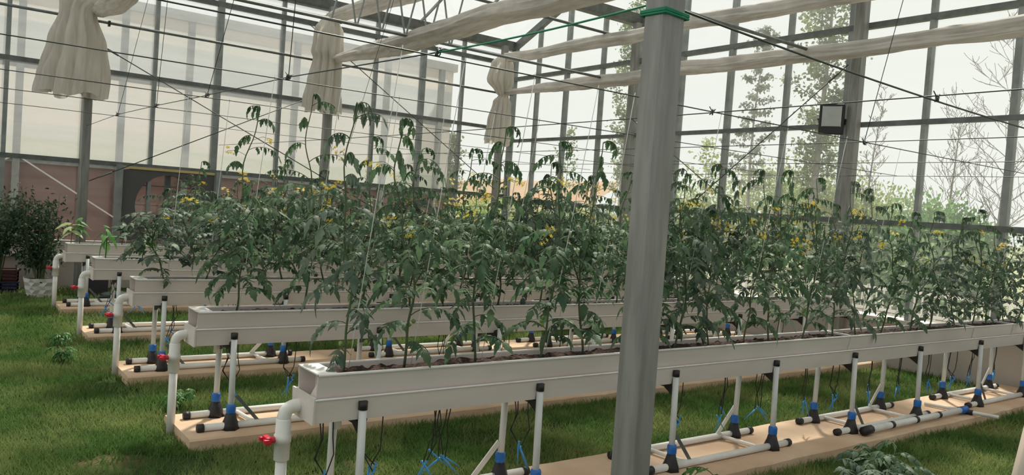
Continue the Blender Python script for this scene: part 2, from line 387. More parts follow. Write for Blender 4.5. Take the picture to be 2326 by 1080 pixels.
# ================================================================ WIRES
def wire(p, q, r, label, sag=0, m=wire_m, name='trellis_wire', cat='wire', group='trellis wires', n=24, knots=()):
    p = Vector(p); q = Vector(q)
    pts = [p.lerp(q, i/n)-Vector((0, 0, sag*4*(i/n)*(1-i/n))) for i in range(n+1)]
    o = MB().tube(pts, r, 5).build(name, m)
    return tag(o, label, cat, group)
RY = [3.42, 5.36, 7.24, 9.17, 11.15]
WY = [3.2, 5.1, 6.97, 8.8, 10.84]; WZ = [2.36, 2.42, 2.44, 2.47, 2.49]
for i in range(5):
    wire((-4.8, WY[i], WZ[i]), (XE, WY[i], WZ[i]), .0038, 'thin dark wire stretched above the %s trough' % ROWN[i], .02)
wire((1.99, 1.85, 2.37), (XE, 1.85, 2.50), .0045, 'thin dark wire running from the large front column to the end wall', .12)
wire((1.93, 1.9, 2.37), (1.9, 3.2, 2.36), .0042, 'green cord from the large front column to the first wire', .01, green_m, 'tie_cord', 'cord', 'cross cords', 8)
pts = [(3.2, 2.36), (5.1, 2.42), (6.97, 2.44), (8.8, 2.47), (10.84, 2.49), (13.14, 2.45)]
m = MB(); m.tube([(1.9, a, b) for a, b in pts], .0038, 5)
tag(m.build('cross_wire', wire_m), 'thin wire crossing over all troughs, in line with the large front column', 'wire', 'cross wires')
for x, z, lab in ((3.88, 2.35, 'second thin wire crossing over the troughs, right of the large front column'),
                  (5.65, 2.36, 'thin wire crossing over the troughs below the thick rolled cloth'), (7.5, 2.38, 'thin wire crossing over the troughs between the floodlight and the front column'),
                  (9.4, 2.4, 'thin wire crossing over the troughs beside the end wall')):
    wire((x, .3, z), (x, 13.4, z+.03), .0036, lab, .03, name='cross_wire', group='cross wires')
def knot(x, y, z, lab, s=.02):
    m = MB(); random.seed(int(x*100+y))
    for k in range(3):
        a = random.uniform(0, PI); m.tube([(s*math.cos(a+t*1.05), s*math.sin(a*2+t*1.05)*.8, s*.9*math.sin(a+t*1.05+k)) for t in range(6)], .0035, 5)
    m.tube([(0, 0, 0), (s*1.6, .01, s*1.1)], .003, 5); m.tube([(0, 0, 0), (-s, .01, s*1.6)], .003, 5)
    o = m.build('wire_knot', wire_m); o.location = (x, y, z); tag(o, lab, 'wire knot', 'knots where wires cross')
for i in range(5): knot(1.9, WY[i], WZ[i], 'dark wire knot above the %s trough, at the crossing left of the front column' % ROWN[i])
knot(3.88, 3.2, 2.34, 'dark wire knot just right of the large front column'); knot(3.88, 1.85, 2.33, 'dark wire knot right of the floodlight')
knot(5.65, 3.2, 2.34, 'dark wire knot lower right of the floodlight'); knot(9.4, 3.2, 2.38, 'dark wire knot close to the rightmost mullion')
# hangers from the roof to the wire crossings
for k, (p, q, lab) in enumerate([((2.15, 7.0, 3.6), (1.9, 6.97, 2.44), 'middle trough'), ((2.3, 10.9, 4.6), (1.9, 10.84, 2.49), 'farthest trough'), ((2.0, 8.8, 4.6), (1.9, 8.8, 2.47), 'second farthest trough'),
        ((1.95, 5.1, 4.0), (1.9, 5.1, 2.42), 'second nearest trough'), ((6.1, 3.1, 4.2), (5.65, 3.2, 2.36), 'nearest trough below the rolled cloth')]):
    v = Vector(q)-Vector(p); p2 = Vector(q)-v*((4.98-q[2])/(p[2]-q[2]))
    wire(p2, q, .003, 'thin hanging wire tied above the %s' % lab, 0, name='hanger_wire', group='hanger wires', n=2)
wire((3.3, 5.5, 5.0), (5.1, 11.0, 2.5), .003, 'thin slanting wire left of the middle curtain', 0, name='hanger_wire', group='hanger wires', n=2)
# cross bracing
def brace(p, q, lab):
    r = empty('brace_cable', p, lab, 'brace cable', 'cross bracing cables'); d = Vector(q)-Vector(p); u = d.normalized()
    MB().tube([(0, 0, 0), d], .0075, 6).build('cable', wire_m, r)
    for t in (.25, d.length-.25): MB().tube([u*(t-.09), u*(t-.08), u*(t+.08), u*(t+.09)], [.008, .014, .014, .008], 8).build('turnbuckle', steel_d, r)
brace((1.96, 13.10, 3.68), (6.6, 13.10, 1.52), 'long brace cable descending right from the leftmost curtain')
brace((1.96, 13.12, 1.64), (5.6, 13.12, 3.50), 'long brace cable rising right from the left steel column')
brace((5.2, 13.11, 4.58), (9.3, 13.11, 2.05), 'brace cable descending right from behind the middle curtain')
brace((9.60, 5.75, 3.85), (9.55, 9.6, .8), 'brace cable slanting down left from the floodlight column')
brace((9.60, 5.75, .9), (9.53, 9.6, 3.35), 'brace cable rising left from the floodlight column')

# ================================================================ TROUGHS
def bend(pts, r, n=6):
    out = [Vector(pts[0])]
    for i in range(1, len(pts)-1):
        a, b, c = Vector(pts[i-1]), Vector(pts[i]), Vector(pts[i+1])
        p = b+(a-b).normalized()*r; q = b+(c-b).normalized()*r
        for k in range(n+1):
            t = k/n; out.append(p.lerp(b, t).lerp(b.lerp(q, t), t))
    out.append(Vector(pts[-1])); return out
def shell(prof, x0, x1):
    n = len(prof); vs = [(x0, a, b) for a, b in prof]+[(x1, a, b) for a, b in prof]
    return vs, [(k, (k+1) % n, (k+1) % n+n, k+n) for k in range(n)]+[tuple(range(n-1, -1, -1)), tuple(range(n, 2*n))]
XL = 1.45; XR = [9.62, 9.3, 9.3, 9.3, 9.3]
def trough(i):
    L = XR[i]-XL
    r = empty('planting_trough', (XL, RY[i], 0), ['long white planting trough nearest the camera, filled with dark soil', 'second nearest long white planting trough',
        'middle one of the five long white planting troughs', 'second farthest long white planting trough', 'farthest long white planting trough by the back wall'][i], 'trough', 'long white planting troughs')
    th = .006
    # upper box: U profile tapering down
    for nm, x0, x1 in (('upper_box', .0, L),):
        up = [(-.118, .845), (-.100, .70), (.100, .70), (.118, .845), (.112, .845), (.094, .706), (-.094, .706), (-.112, .845)]
        MB().add(*shell(up, x0, x1)).build(nm, pvc, r)
    MB().tube([(0, -.118, .845), (L, -.118, .845)], .0075, 8).build('rim', rimm, r)
    MB().tube([(0, .118, .845), (L, .118, .845)], .0075, 8).build('rim', rimm, r)
    tr = [(-.128, .735), (-.116, .625), (.116, .625), (.128, .735), (.122, .735), (.110, .631), (-.110, .631), (-.122, .735)]
    MB().add(*shell(tr, -.015, L+.01)).build('lower_tray', pvc, r)
    MB().tube([(-.015, -.129, .735), (L, -.129, .735)], .005, 8).build('tray_lip', rimm, r)
    MB().tube([(-.015, .129, .735), (L, .129, .735)], .005, 8).build('tray_lip', rimm, r)
    m = MB().add([(-.018, -.122, .62), (-.018, .122, .62), (-.018, .132, .745), (-.018, -.132, .745), (-.008, -.122, .62), (-.008, .122, .62), (-.008, .132, .745), (-.008, -.132, .745)],
                 [(0, 1, 2, 3), (7, 6, 5, 4), (0, 4, 5, 1), (1, 5, 6, 2), (2, 6, 7, 3), (3, 7, 4, 0)])
    m.build('tray_end_plate', pvc, r)
    # recessed sloping end board under the top flange
    m = MB().add([(.075, -.094, .707), (.075, .094, .707), (.085, .11, .84), (.085, -.11, .84)], [(0, 1, 2, 3)])
    m.add([(.068, -.10, .707), (.015, -.085, .72), (.015, .005, .72), (.068, .02, .80), (.068, -.108, .80)], [(0, 1, 2, 3, 4)])
    m.build('end_board', pvc, r)
    MB().box((0, -.12, .842), (.10, .12, .850)).build('end_flange', rimm, r, .002)
    # soil
    random.seed(i+40); nx, ny = 700, 14; vs = []; fs = []
    for a in range(nx+1):
        for b in range(ny+1):
            x = .10+(L-.12)*a/nx; y = -.108+.216*b/ny
            vs.append((x, y, .822+.007*noise.noise((x*3, y*9, i))+.014*noise.noise((x*26, y*26, i+.5))+.008*noise.noise((x*60, y*60, i))))
    for a in range(nx):
        for b in range(ny):
            k = a*(ny+1)+b; fs.append((k, k+1, k+ny+2, k+ny+1))
    o = MB().add(vs, fs, True).build('soil', soil, r)
    # joints between the sections
    for x in (4.43, 6.60, 7.5) if i == 0 else (3.1, 5.9):
        MB().box((x-.012, -.122, .838), (x+.012, .122, .853)).build('cross_strap', rimm, r)
        MB().bar((x, -.1215, .852), (x-.02, -.104, .70), .003, .012, (1, 0, 0)).build('joint_strip', ledge_m, r)
    return r
for i in range(5): trough(i)
# concrete pads
for i in range(5):
    ang = .08; x0 = 1.38; x1 = 9.75; hw = .33; nseg = 90; vs = []; fs = []
    random.seed(i)
    for a in range(nseg+1):
        x = x0+(x1-x0)*a/nseg
        e1 = .022*noise.noise((x*1.7, i, 0))+.015*noise.noise((x*6, i, 3)); e2 = .022*noise.noise((x*1.7, i, 9))+.015*noise.noise((x*6, i, 7))
        cc = -.02
        vs += [(x, cc-hw+e1, -.02), (x, cc-hw+e1+.005, .068), (x, cc-hw+.018+e1, .08), (x, cc+hw-.02+e2, .08), (x, cc+hw+e2, .066), (x, cc+hw+e2, -.02)]
    for a in range(nseg):
        for k in range(5): q = a*6+k; fs.append((q, q+1, q+7, q+6)) if 0 else fs.append((q+6, q+7, q+1, q))
    fs += [(0, 1, 2, 3, 4, 5), tuple(nseg*6+k for k in range(5, -1, -1))]
    o = MB().add(vs, fs).build('concrete_pad', pad_m); o.location = (0, RY[i], 0)
    tag(o, 'sandy concrete strip on the grass under the %s trough' % ROWN[i], 'concrete strip', 'concrete strips under the troughs')

# ---- support frames: two leg pairs on two ground rails
def frame_proto():
    r = empty('pipe_stand', (0, 0, 0)); W = 1.06
    for sy in (-1, 1):
        rail = MB().tube([(-.20, sy*.165, .105), (W+.20, sy*.165, .105)], .024, 10).build('ground_rail', pipe_m, r)
        for x in (-.21, W+.17): MB().tube([(x, sy*.165, .105), (x+.04, sy*.165, .105)], .028, 10).build('rail_cap', black, rail)
        for x in (0, W):
            lg = MB().tube([(x, sy*.165, .12), (x, sy*.152, .70)], .0195, 12).build('leg', pipe_g, r)
            MB().tube([(x, sy*.152, .675), (x, sy*.152, .715)], .0225, 12).build('leg_cap', black, lg)
            c = MB(); c.tube([(x, sy*.165, .185), (x, sy*.165, .195), (x, sy*.165, .235), (x, sy*.165, .245)], [.028, .031, .031, .026], 10); c.build('collar', blue, lg)
            ft = MB(); ft.tube([(x, sy*.165, .08), (x, sy*.165, .11), (x, sy*.165, .15), (x, sy*.165, .19)], [.060, .056, .040, .029], 6); ft.build('foot', black, r)
    for x in (0, W):   # triangular shelf bracket under the tray
        m = MB()
        for sy in (-1, 1):
            m.add([(x-.012, sy*.145, .665), (x-.012, sy*.03, .618), (x-.012, sy*.145, .55), (x+.012, sy*.145, .665), (x+.012, sy*.03, .618), (x+.012, sy*.145, .55)],
                  [(0, 1, 2), (5, 4, 3), (0, 3, 4, 1), (1, 4, 5, 2), (2, 5, 3, 0)])
        m.box((x-.02, -.14, .598), (x+.02, .14, .619)); m.build('bracket', black, r)
    for x in (.14, W-.16):
        MB().tube([(x, .165, .105), (x+.03, -.165, .105)], .015, 8).build('crosspiece', pipe_m, r)
    MB().bar((W-.20, .165, .11), (W-.02, .16, .31), .032, .008, (0, 1, 0)).build('brace', pipe_m, r)
    MB().bar((.03, -.165, .30), (.20, -.165, .10), .022, .008, (0, 1, 0)).build('brace', steel_d, r)
    return r
fp = frame_proto()
first = True
for i in range(5):
    for k, x in enumerate((1.67, 3.83, 5.93, 8.18)):
        o = fp if first else copy_tree(fp); first = False
        o.location = (x, RY[i]+(.015 if i == 0 else -.03), 0)
        if i == 0: pass
        tag(o, '%s white pipe stand from the left under the %s trough' % (ORD[k], ROWN[i]), 'pipe stand', 'pipe stands carrying the troughs')

# ---- drain pipes with red valves
def drain_proto():
    r = empty('drain_pipe', (0, 0, 0))
    MB().tube(bend([(.075, 0, .675), (0, 0, .675), (0, 0, .60)], .06, 8), .031, 14).build('elbow', pipe_m, r)
    MB().tube([(0, 0, -.02), (0, 0, .44)], .026, 14).build('pipe', pipe_m, r)
    v = MB(); v.tube([(0, 0, .425), (0, 0, .43), (0, 0, .51), (0, 0, .512), (0, 0, .545), (0, 0, .547), (0, 0, .615), (0, 0, .62)], [.031, .036, .036, .040, .040, .035, .035, .031], 14)
    vb = v.build('valve_body', pipe_m, r)
    h = MB(); h.tube([(-.035, -.0, .525), (-.062, -.0, .525)], .016, 8); h.box((-.085, -.030, .510), (-.06, .030, .545)); h.box((-.098, -.038, .520), (-.07, -.018, .538)); h.box((-.098, .018, .520), (-.07, .038, .538))
    h.build('valve_handle', red, vb, .003)
    return r
dp_ = drain_proto()
for i in range(5):
    o = dp_ if i == 0 else copy_tree(dp_)
    o.location = (1.362, RY[i]+(.04 if i == 0 else .06 if i < 4 else .12), 0)
    tag(o, 'white drain pipe with red valve at the left end of the %s trough' % ROWN[i], 'drain pipe', 'drain pipes with red valves')
for i in (0, 1):
    o = MB().tube([(1.62, RY[i]+.02, .55), (1.62, RY[i]+.02, .63)], .02, 10).build('outlet_stub', pipe_m); tag(o, 'short white outlet stub under the left end of the %s trough' % ROWN[i], 'pipe stub', 'outlet stubs')

# ---- drip lines with blue stakes
def drip_proto(seed):
    random.seed(seed); r = empty('drip_line', (0, 0, 0))
    ends = []
    for k in range(3):
        x = random.uniform(-.05, .05); e = Vector((x*.3+random.uniform(-.03, .03), random.uniform(-.02, .02), -.27+random.uniform(-.04, .03)))
        pts = [Vector((x, 0, .015)), Vector((x+random.uniform(-.02, .02), 0, -.10)), Vector((x+random.uniform(-.035, .035), .01, -.19)), e]
        MB().tube(pts, .0032, 5).build('tubing', black, r); ends.append(e)
    for k, e in enumerate(ends):
        a = random.uniform(-1.0, 1.0); d = Vector((math.sin(a), random.uniform(-.3, .3), -math.cos(a))).normalized()
        m = MB(); m.tube([e-d*.015, e+d*.04, e+d*.12], [.006, .0055, .002], 6)
        m.bar(e-d*.01+Vector((-.008, 0, 0)), e-d*.01+Vector((.012, 0, .002)), .004, .004); m.build('stake', blue2, r)
    return r
dps = [drip_proto(s) for s in (3, 8, 15, 21)]; used = [False]*4
def drip(x, i, n_, k):
    p = dps[k % 4]; o = p if not used[k % 4] else copy_tree(p); used[k % 4] = True
    o.location = (x, RY[i], .615); o.rotation_euler = (0, 0, random.Random(k*7).uniform(-.4, .4))
    tag(o, '%s black drip line with blue stakes from the left, hanging under the %s trough' % (ORD[n_], ROWN[i]), 'drip line', 'drip lines with blue stakes')
kk = 0
for n_, x in enumerate((1.56, 1.80, 2.12, 2.22, 2.72, 4.02, 4.48, 4.92, 5.49, 5.9, 6.44, 6.94, 7.47, 7.94, 8.31, 8.9)): drip(x, 0, n_, kk); kk += 1
for n_, x in enumerate((1.72, 2.13, 2.8, 3.4, 4.04, 4.7, 5.4, 6.2, 7.2, 8.0)): drip(x, 1, n_, kk); kk += 1
for n_, x in enumerate((1.76, 2.3, 3.0, 4.2)): drip(x, 2, n_, kk); kk += 1
for n_, x in enumerate((1.6, 1.9, 2.6)): drip(x, 3, n_, kk); kk += 1

# ---- loose pipes lying on the nearest pad
r = empty('loose_pipe', (6.0, 3.16, .125), 'loose white pipe with black clips lying along the nearest concrete strip', 'pipe')
MB().tube([(0, 0, 0), (1.62, -.0, .0)], .026, 12).build('pipe', pipe_m, r)
for x in (.35, .75, 1.15): MB().tube([(x-.02, 0, 0), (x+.02, 0, 0)], .030, 10).build('clip', black, r)
MB().tube([(-.08, .0, -.005), (.03, 0, 0)], .036, 8).build('end_coupling', black, r)
MB().tube([(1.56, 0, 0), (1.68, 0, .0)], .034, 8).build('end_joint', blue, r)
r = empty('loose_pipe', (7.62, 3.50, .10), 'thin loose white pipe laid across the nearest concrete strip', 'pipe')
MB().tube([(0, 0, .0), (.10, -.60, .01)], .016, 8).build('pipe', pipe_m, r)
MB().tube([(.045, -.28, .004), (.065, -.40, .006)], .024, 8).build('clip', black, r)
o = MB().tube([(6.10, 3.60, .12), (7.35, 3.38, .12)], .0, 6) if 0 else None

# ================================================================ TOMATO PLANTS
def leaflet(L, w_, droop, rng):
    # lobed pointed leaflet along +X, folded along the midrib
    st = [(0, .0), (.12, .55), (.28, 1.0), (.42, .72), (.55, .85), (.72, .45), (.84, .36), (1, 0)]
    vs = []; fs = []
    for t, ww in st:
        x = L*t; z = -droop*L*t*t; hw = ww*w_/2
        vs += [(x, hw, z-.12*hw+rng.uniform(-.002, .002)), (x, 0, z+.12*hw), (x, -hw, z-.12*hw+rng.uniform(-.002, .002))]
    for k in range(len(st)-1):
        a = k*3; fs += [(a, a+3, a+4, a+1), (a+1, a+4, a+5, a+2)]
    return vs, fs
def place(vs, origin, fwd, roll_, rng):
    f = Vector(fwd).normalized(); s_ = f.cross(Vector((0, 0, 1)))
    if s_.length < 1e-3: s_ = Vector((1, 0, 0))
    s_.normalize(); u = s_.cross(f)
    c, s2 = math.cos(roll_), math.sin(roll_); a = s_*c+u*s2; b = -s_*s2+u*c; O = Vector(origin)
    return [O+f*v[0]-a*v[1]+b*v[2] for v in vs]
def compound(mb, stem, O, az, L, rise, droop, rng, nl=7, wl=.055, hang=0):
    pts = []; p = Vector(O); pitch = rise
    n = 8; 
    for k in range(n+1):
        pts.append(p.copy()); d = Vector((math.cos(az)*math.cos(pitch), math.sin(az)*math.cos(pitch), math.sin(pitch)))
        p = p+d*L/n; pitch -= droop/n; az += rng.uniform(-.06, .06)
    stem.tube(pts, [.0028]*(n)+[.001], 4, False)
    for k in range(nl):
        t = .28+.72*k/(nl-1) if nl > 1 else 1
        idx = min(n-1, int(t*n)); q = pts[idx].lerp(pts[idx+1], t*n-idx); d = (pts[min(idx+1, n)]-pts[max(idx-1, 0)]).normalized()
        side = d.cross(Vector((0, 0, 1)))
        if side.length < .05: side = Vector((math.sin(az), -math.cos(az), 0))
        side.normalize()
        for sgn in ((-1, 1) if k < nl-1 else (0,)):
            big = wl*(1.25 if k == nl-1 else rng.uniform(.65, 1.1))*(1.0 if k % 2 == 0 or k == nl-1 else .55)
            f = d*.5+side*sgn*rng.uniform(.7, 1.1)*(.5 if hang else 1)+Vector((0, 0, rng.uniform(-1.5, -.8) if hang else rng.uniform(-.6, .05))) if sgn else d+Vector((0, 0, -.6 if hang else -.2))
            v, fc = leaflet(big*1.85, big*rng.uniform(.8, 1.05), rng.uniform(.15, .6), rng)
            mb.add(place(v, q, f, rng.uniform(-.5, .5), rng), fc, True)
def tomato(seed, H, dense=1.0, lean=.06, top_bare=.25, low=0.02, L0=.26, mat_=None, flowers=3, fruit=0):
    rng = random.Random(seed); r = empty('tomato_plant', (0, 0, 0))
    n = 26; pts = []; ph = rng.uniform(0, 6); lx = rng.uniform(-lean, lean); ly = rng.uniform(-.03, .03)
    for k in range(n+1):
        t = k/n; pts.append(Vector((lx*t+.042*(math.sin(ph+t*6.2)-math.sin(ph))*min(1, t*4)+.010*math.sin(t*23+ph), ly*t+.03*(math.cos(ph*2+t*6)-math.cos(ph*2))*min(1, t*4)+.008*math.cos(t*19), H*t)))
    # nodding tip
    tipd = rng.uniform(0, 6.28); tip = pts[-1]
    st = MB(); st.tube(pts+[tip+Vector((.03*math.cos(tipd), .03*math.sin(tipd), .02)), tip+Vector((.07*math.cos(tipd), .07*math.sin(tipd), .0))], [.0075-.0045*k/n for k in range(n+1)]+[.0025, .0015], 6)
    lf = MB(); z = H*(.07+low); k = 0; top0 = H*(1-top_bare-.08)
    while z < H*.985:
        t = z/H; i0 = min(n-1, int(t*n)); O = pts[i0].lerp(pts[i0+1], t*n-i0); az = k*2.4+rng.uniform(-.5, .5); k += 1
        if z > top0:
            compound(lf, st, O, az, L0*rng.uniform(.72, 1.0)*(1-.35*(z-top0)/(H-top0)), rng.uniform(.25, .7), rng.uniform(1.0, 1.7), rng, 7, .033, 1)
            z += rng.uniform(.08, .13)
        else:
            u = min(1, z/H/.25); size = (.62+.38*u)*rng.uniform(.75, 1.15)
            compound(lf, st, O, az, L0*size, rng.uniform(.15, .75), rng.uniform(.9, 1.9), rng, 8, .043*(.75+.3*size), 0)
            z += rng.uniform(.030, .045)/dense*(1.7-.7*u)
    for k in range(3):  # tip leaves
        compound(lf, st, pts[-1], tipd+rng.uniform(-1.2, 1.2), .11, .7, 2.4, rng, 5, .026, 1)
    # a side shoot or two
    for k in range(rng.choice((1, 2, 2))):
        t = rng.uniform(.3, .6); i0 = int(t*n); O = pts[i0]; az = rng.uniform(0, 6.28); q = [O]
        d = Vector((math.cos(az)*.5, math.sin(az)*.35, .9)).normalized()
        for j in range(5): q.append(q[-1]+d*.07); d = (d+Vector((0, 0, .08))).normalized()
        st.tube(q, [.004]*5+[.002], 5, False)
        for j in (2, 3, 4, 5): compound(lf, st, q[j], rng.uniform(0, 6.28), L0*.6, .5, 1.8, rng, 6, .033)
    st.build('stem', stem_m, r); lf.build('foliage', mat_ or leafA, r)
    for k in range(flowers):
        t = rng.uniform(.45, .9); O = pts[int(t*n)]; az = rng.uniform(0, 6.28); fb = MB()
        c = O+Vector((math.cos(az)*.12, math.sin(az)*.11, .02))
        for j in range(rng.randint(6, 11)):
            p = c+Vector((rng.uniform(-.035, .035), rng.uniform(-.035, .035), rng.uniform(-.03, .03)))
            for a in range(5):
                aa = a*1.257+j; dx = Vector((math.cos(aa), math.sin(aa)*.6, math.sin(aa)*.7)); e = Vector((-math.sin(aa), math.cos(aa)*.6, math.cos(aa)*.5))
                fb.add([p, p+dx*.007+e*.0036, p+dx*.017, p+dx*.007-e*.0036], [(0, 1, 2, 3)])
            fb.tube([p, p+Vector((0, 0, -.006))], [.0025, .001], 5)
        fc_ = fb.build('flower_cluster', flower_m, r)
        if 1: MB().tube([O, O.lerp(c, .5)+Vector((0, 0, .02)), c], .0018, 4).build('flower_stalk', stem_m, fc_)
    for k in range(fruit):
        O = pts[int(n*rng.uniform(.12, .3))]; az = rng.uniform(0, 6.28); fr = MB()
        for j in range(rng.randint(1, 3)):
            c = O+Vector((math.cos(az+j*.7)*.035, math.sin(az+j*.7)*.035, -.02*j)); ring = []
            vs = [(c+Vector((math.cos(b)*math.sin(a)*.013, math.sin(b)*math.sin(a)*.013, math.cos(a)*.012))) for a in (.3, .9, 1.57, 2.2, 2.85) for b in [q*PI/4 for q in range(8)]]
            fr.add(vs, [(a*8+b, a*8+(b+1) % 8, (a+1)*8+(b+1) % 8, (a+1)*8+b) for a in range(4) for b in range(8)]+[tuple(range(8)), tuple(range(39, 31, -1))], True)
        fr.build('fruit', fruit_m, r)
    return r
protos = [tomato(11, 1.27, .85, .10, .3, .03, .27, leafB, 2, 1), tomato(22, 1.25, .92, .12, .3, .03, .29, leafA, 3, 1), tomato(33, 1.27, 1.1, .10, .3, .02, .28, leafA, 4, 0),
          tomato(44, 1.40, 1.5, .07, .32, .05, .30, leafA, 3, 0), tomato(55, 1.45, 1.5, .08, .35, .05, .30, leafA, 3, 0), tomato(66, 1.24, 1.25, .08, .25, .05, .27, leafB, 3, 0),
          tomato(77, 1.15, 1.6, .05, .10, .05, .28, leafB, 3, 0), tomato(88, 1.20, 1.2, .07, .2, .02, .26, leafA, 3, 1), tomato(99, 1.30, 1.6, .06, .28, .05, .29, leafA, 4, 0)]
pused = [False]*len(protos)
def plant(k, x, i, n_, h=1.0, rz=0, w_=1.0, dy=0, tilt=0, note=''):
    p = protos[k]; o = p if not pused[k] else copy_tree(p); pused[k] = True
    o.location = (x, RY[i]+dy, .815); o.rotation_euler = (0, tilt, rz); o.scale = (w_, w_, h)
    return tag(o, '%stomato plant growing in the %s trough, %s one from its left end' % (note, ROWN[i], ORD[n_]), 'tomato plant', 'tomato vines in the %s trough' % ROWN[i])
rg = random.Random(5)
T1 = [(1.63, 1.27), (1.97, 1.24), (2.40, 1.26), (2.84, 1.22), (3.17, 1.26), (3.58, 1.1), (3.94, 1.16), (4.26, 1.22), (4.65, 1.23), (5.02, 1.25), (5.38, 1.22), (5.79, 1.23), (6.16, 1.2), (6.54, 1.1), (6.99, 1.05), (7.39, 1.08), (7.82, 1.05), (8.24, 1.14), (8.63, .95), (9.0, 1.0), (9.35, .95)]
HP = [1.27, 1.25, 1.27, 1.40, 1.45, 1.24, 1.15, 1.20, 1.30]
for n_, (x, h) in enumerate(T1):
    k = (0, 1, 2, 1, 2, 7, 5)[n_] if n_ < 7 else (rg.choice((0, 1, 7, 5)) if x > 4.8 else rg.choice((1, 2, 5, 7)))
    wsc = (.85, .95, .95, .95)[n_] if n_ < 4 else rg.uniform(.85, 1.05)
    plant(k, x, 0, n_, h/HP[k], rg.uniform(0, 6.28), wsc, rg.uniform(-.03, .04), (.045, .0, .06, .06, 0)[n_] if n_ < 5 else rg.uniform(-.02, .05))
T2 = [1.73, 2.20, 2.65, 3.05, 3.5, 3.95, 4.4, 4.85, 5.3, 5.75, 6.2, 6.65, 7.1, 7.55, 8.0, 8.45, 8.9]
for n_, x in enumerate(T2):
    k = (4, 3)[n_ % 2] if n_ < 6 else rg.choice((2, 4, 5, 6, 8)); h = (1.40, 1.53, 1.3, 1.25, 1.3)[n_] if n_ < 5 else rg.uniform(1.1, 1.35)
    plant(k, x, 1, n_, h/HP[k], rg.uniform(0, 6.28), rg.uniform(1.0, 1.15), rg.uniform(-.03, .03), .02)
T3 = [(1.69, .80), (2.06, .80), (2.45, .85), (2.75, 1.15)]+[(3.15+.43*k, rg.uniform(1.0, 1.25)) for k in range(14)]
for n_, (x, h) in enumerate(T3):
    k = 6 if n_ < 3 else rg.choice((2, 3, 6, 8)); plant(k, x, 2, n_, h/HP[k], rg.uniform(0, 6.28), 1.1, 0, 0)
T4 = [(2.45+.45*k, rg.uniform(.9, 1.15)) for k in range(15)]
for n_, (x, h) in enumerate(T4):
    k = rg.choice((2, 3, 6, 8)); plant(k, x, 3, n_, h/HP[k], rg.uniform(0, 6.28), 1.15, 0, 0)
T5 = [(2.9+.5*k, rg.uniform(.7, 1.0)) for k in range(13)]
for n_, (x, h) in enumerate(T5):
    k = rg.choice((3, 6, 8)); plant(k, x, 4, n_, h/HP[k], rg.uniform(0, 6.28), 1.15, 0, 0)

# broad-leaved pepper seedlings in the far troughs
def pepper(seed, H, m, label, loc, nl=9, L=.13):
    rng = random.Random(seed); r = empty('pepper_plant', loc, label, 'pepper plant', 'young broad-leaved plants')
    MB().tube([(0, 0, 0), (.006, 0, H*.5), (0, .005, H)], [.005, .004, .002], 6).build('stem', mat('dark_stem', (.05, .06, .035)) if seed == 1 else stem_m, r)
    b = MB()
    for k in range(nl):
        t = .55+.45*k/nl; az = k*2.4+seed; f = Vector((math.cos(az), math.sin(az), rng.uniform(-.5, .5)))
        v, fc = leaflet(L*rng.uniform(.8, 1.2), L*.55, rng.uniform(.4, 1.0), rng); b.add(place(v, (0, 0, H*t), f, rng.uniform(-.4, .4), rng), fc, True)
    b.build('foliage', m, r)
pepper(1, .37, leafP, 'small pepper seedling nearest the left end of the second farthest trough', (1.56, RY[3], .82), 9, .15)
pepper(2, .30, leafP, 'small bushy pepper seedling, second in the second farthest trough', (1.92, RY[3], .82), 14, .15)
pepper(3, .30, leafY, 'pale yellow-green seedling at the left end of the farthest trough', (1.50, RY[4], .82), 6, .17)
pepper(4, .36, leafP, 'green seedling second from the left in the farthest trough', (1.60, RY[4]+.04, .82), 9, .13)
pepper(5, .34, leafB, 'dull green seedling third from the left in the farthest trough', (2.08, RY[4], .82), 10, .16)
pepper(6, .36, leafP, 'leafy green seedling fourth from the left in the farthest trough', (2.5, RY[4], .82), 12, .15)

# support twine
for n_, (x, h) in [q for q in enumerate(T1) if q[0] < 5 or q[0] in (6, 8, 10, 12)]:
    wire((x+.02, RY[0], .84), (x+(.08 if n_ < 4 else .03), WY[0], 2.36), .002, 'white twine holding the %s vine from the left in the nearest trough' % ORD[n_], 0, twine_m, 'support_twine', 'twine', 'white support twines', 6)
for n_, x in enumerate(T2[:6]):
    wire((x+.01, RY[1]-.02, .84), (x+.08, WY[1], 2.42), .0022, 'white twine holding the %s vine from the left in the second nearest trough' % ORD[n_], 0, twine_m, 'support_twine', 'twine', 'white support twines', 6)
for n_, x in enumerate((1.72, 2.06)):
    wire((x, RY[2]-.02, .84), (x+.03, WY[2], 2.44), .0024, 'white twine holding the %s vine from the left in the middle trough' % ORD[n_], 0, twine_m, 'support_twine', 'twine', 'white support twines', 6)

# leafy plants in the grass at the lower right
def ground_plant(seed, loc, H, Rr, n, m, label):
    rng = random.Random(seed); r = empty('leafy_plant', loc, label, 'plant'); st = MB(); lf = MB()
    for k in range(n):
        az = rng.uniform(0, 6.28); rr = rng.uniform(0, Rr)*.5; p = Vector((0, 0, 0)); q = [p, Vector((math.cos(az)*rr*.5, math.sin(az)*rr*.5, H*.5)), Vector((math.cos(az)*rr, math.sin(az)*rr, H*rng.uniform(.7, 1)))]
        st.tube(q, [.005, .004, .002], 5, False)
        for j in range(4): compound(lf, st, q[1].lerp(q[2], j/3), rng.uniform(0, 6.28), .17*min(1, H*3.2), .6, 1.6, rng, 6, .045*min(1, H*3.2))
    st.build('stem', stem_m, r); lf.build('foliage', m, r)
ground_plant(1, (3.36, 2.55, 0), .33, .28, 7, leafP, 'bright green leafy plant in the grass just right of the large front column')
ground_plant(2, (4.55, 2.42, 0), .27, .40, 9, leafB, 'leafy dull green plant in the grass at the bottom right')
ground_plant(3, (4.95, 2.48, 0), .30, .40, 9, leafA, 'low leafy plant in the grass, rightmost of those at the bottom')

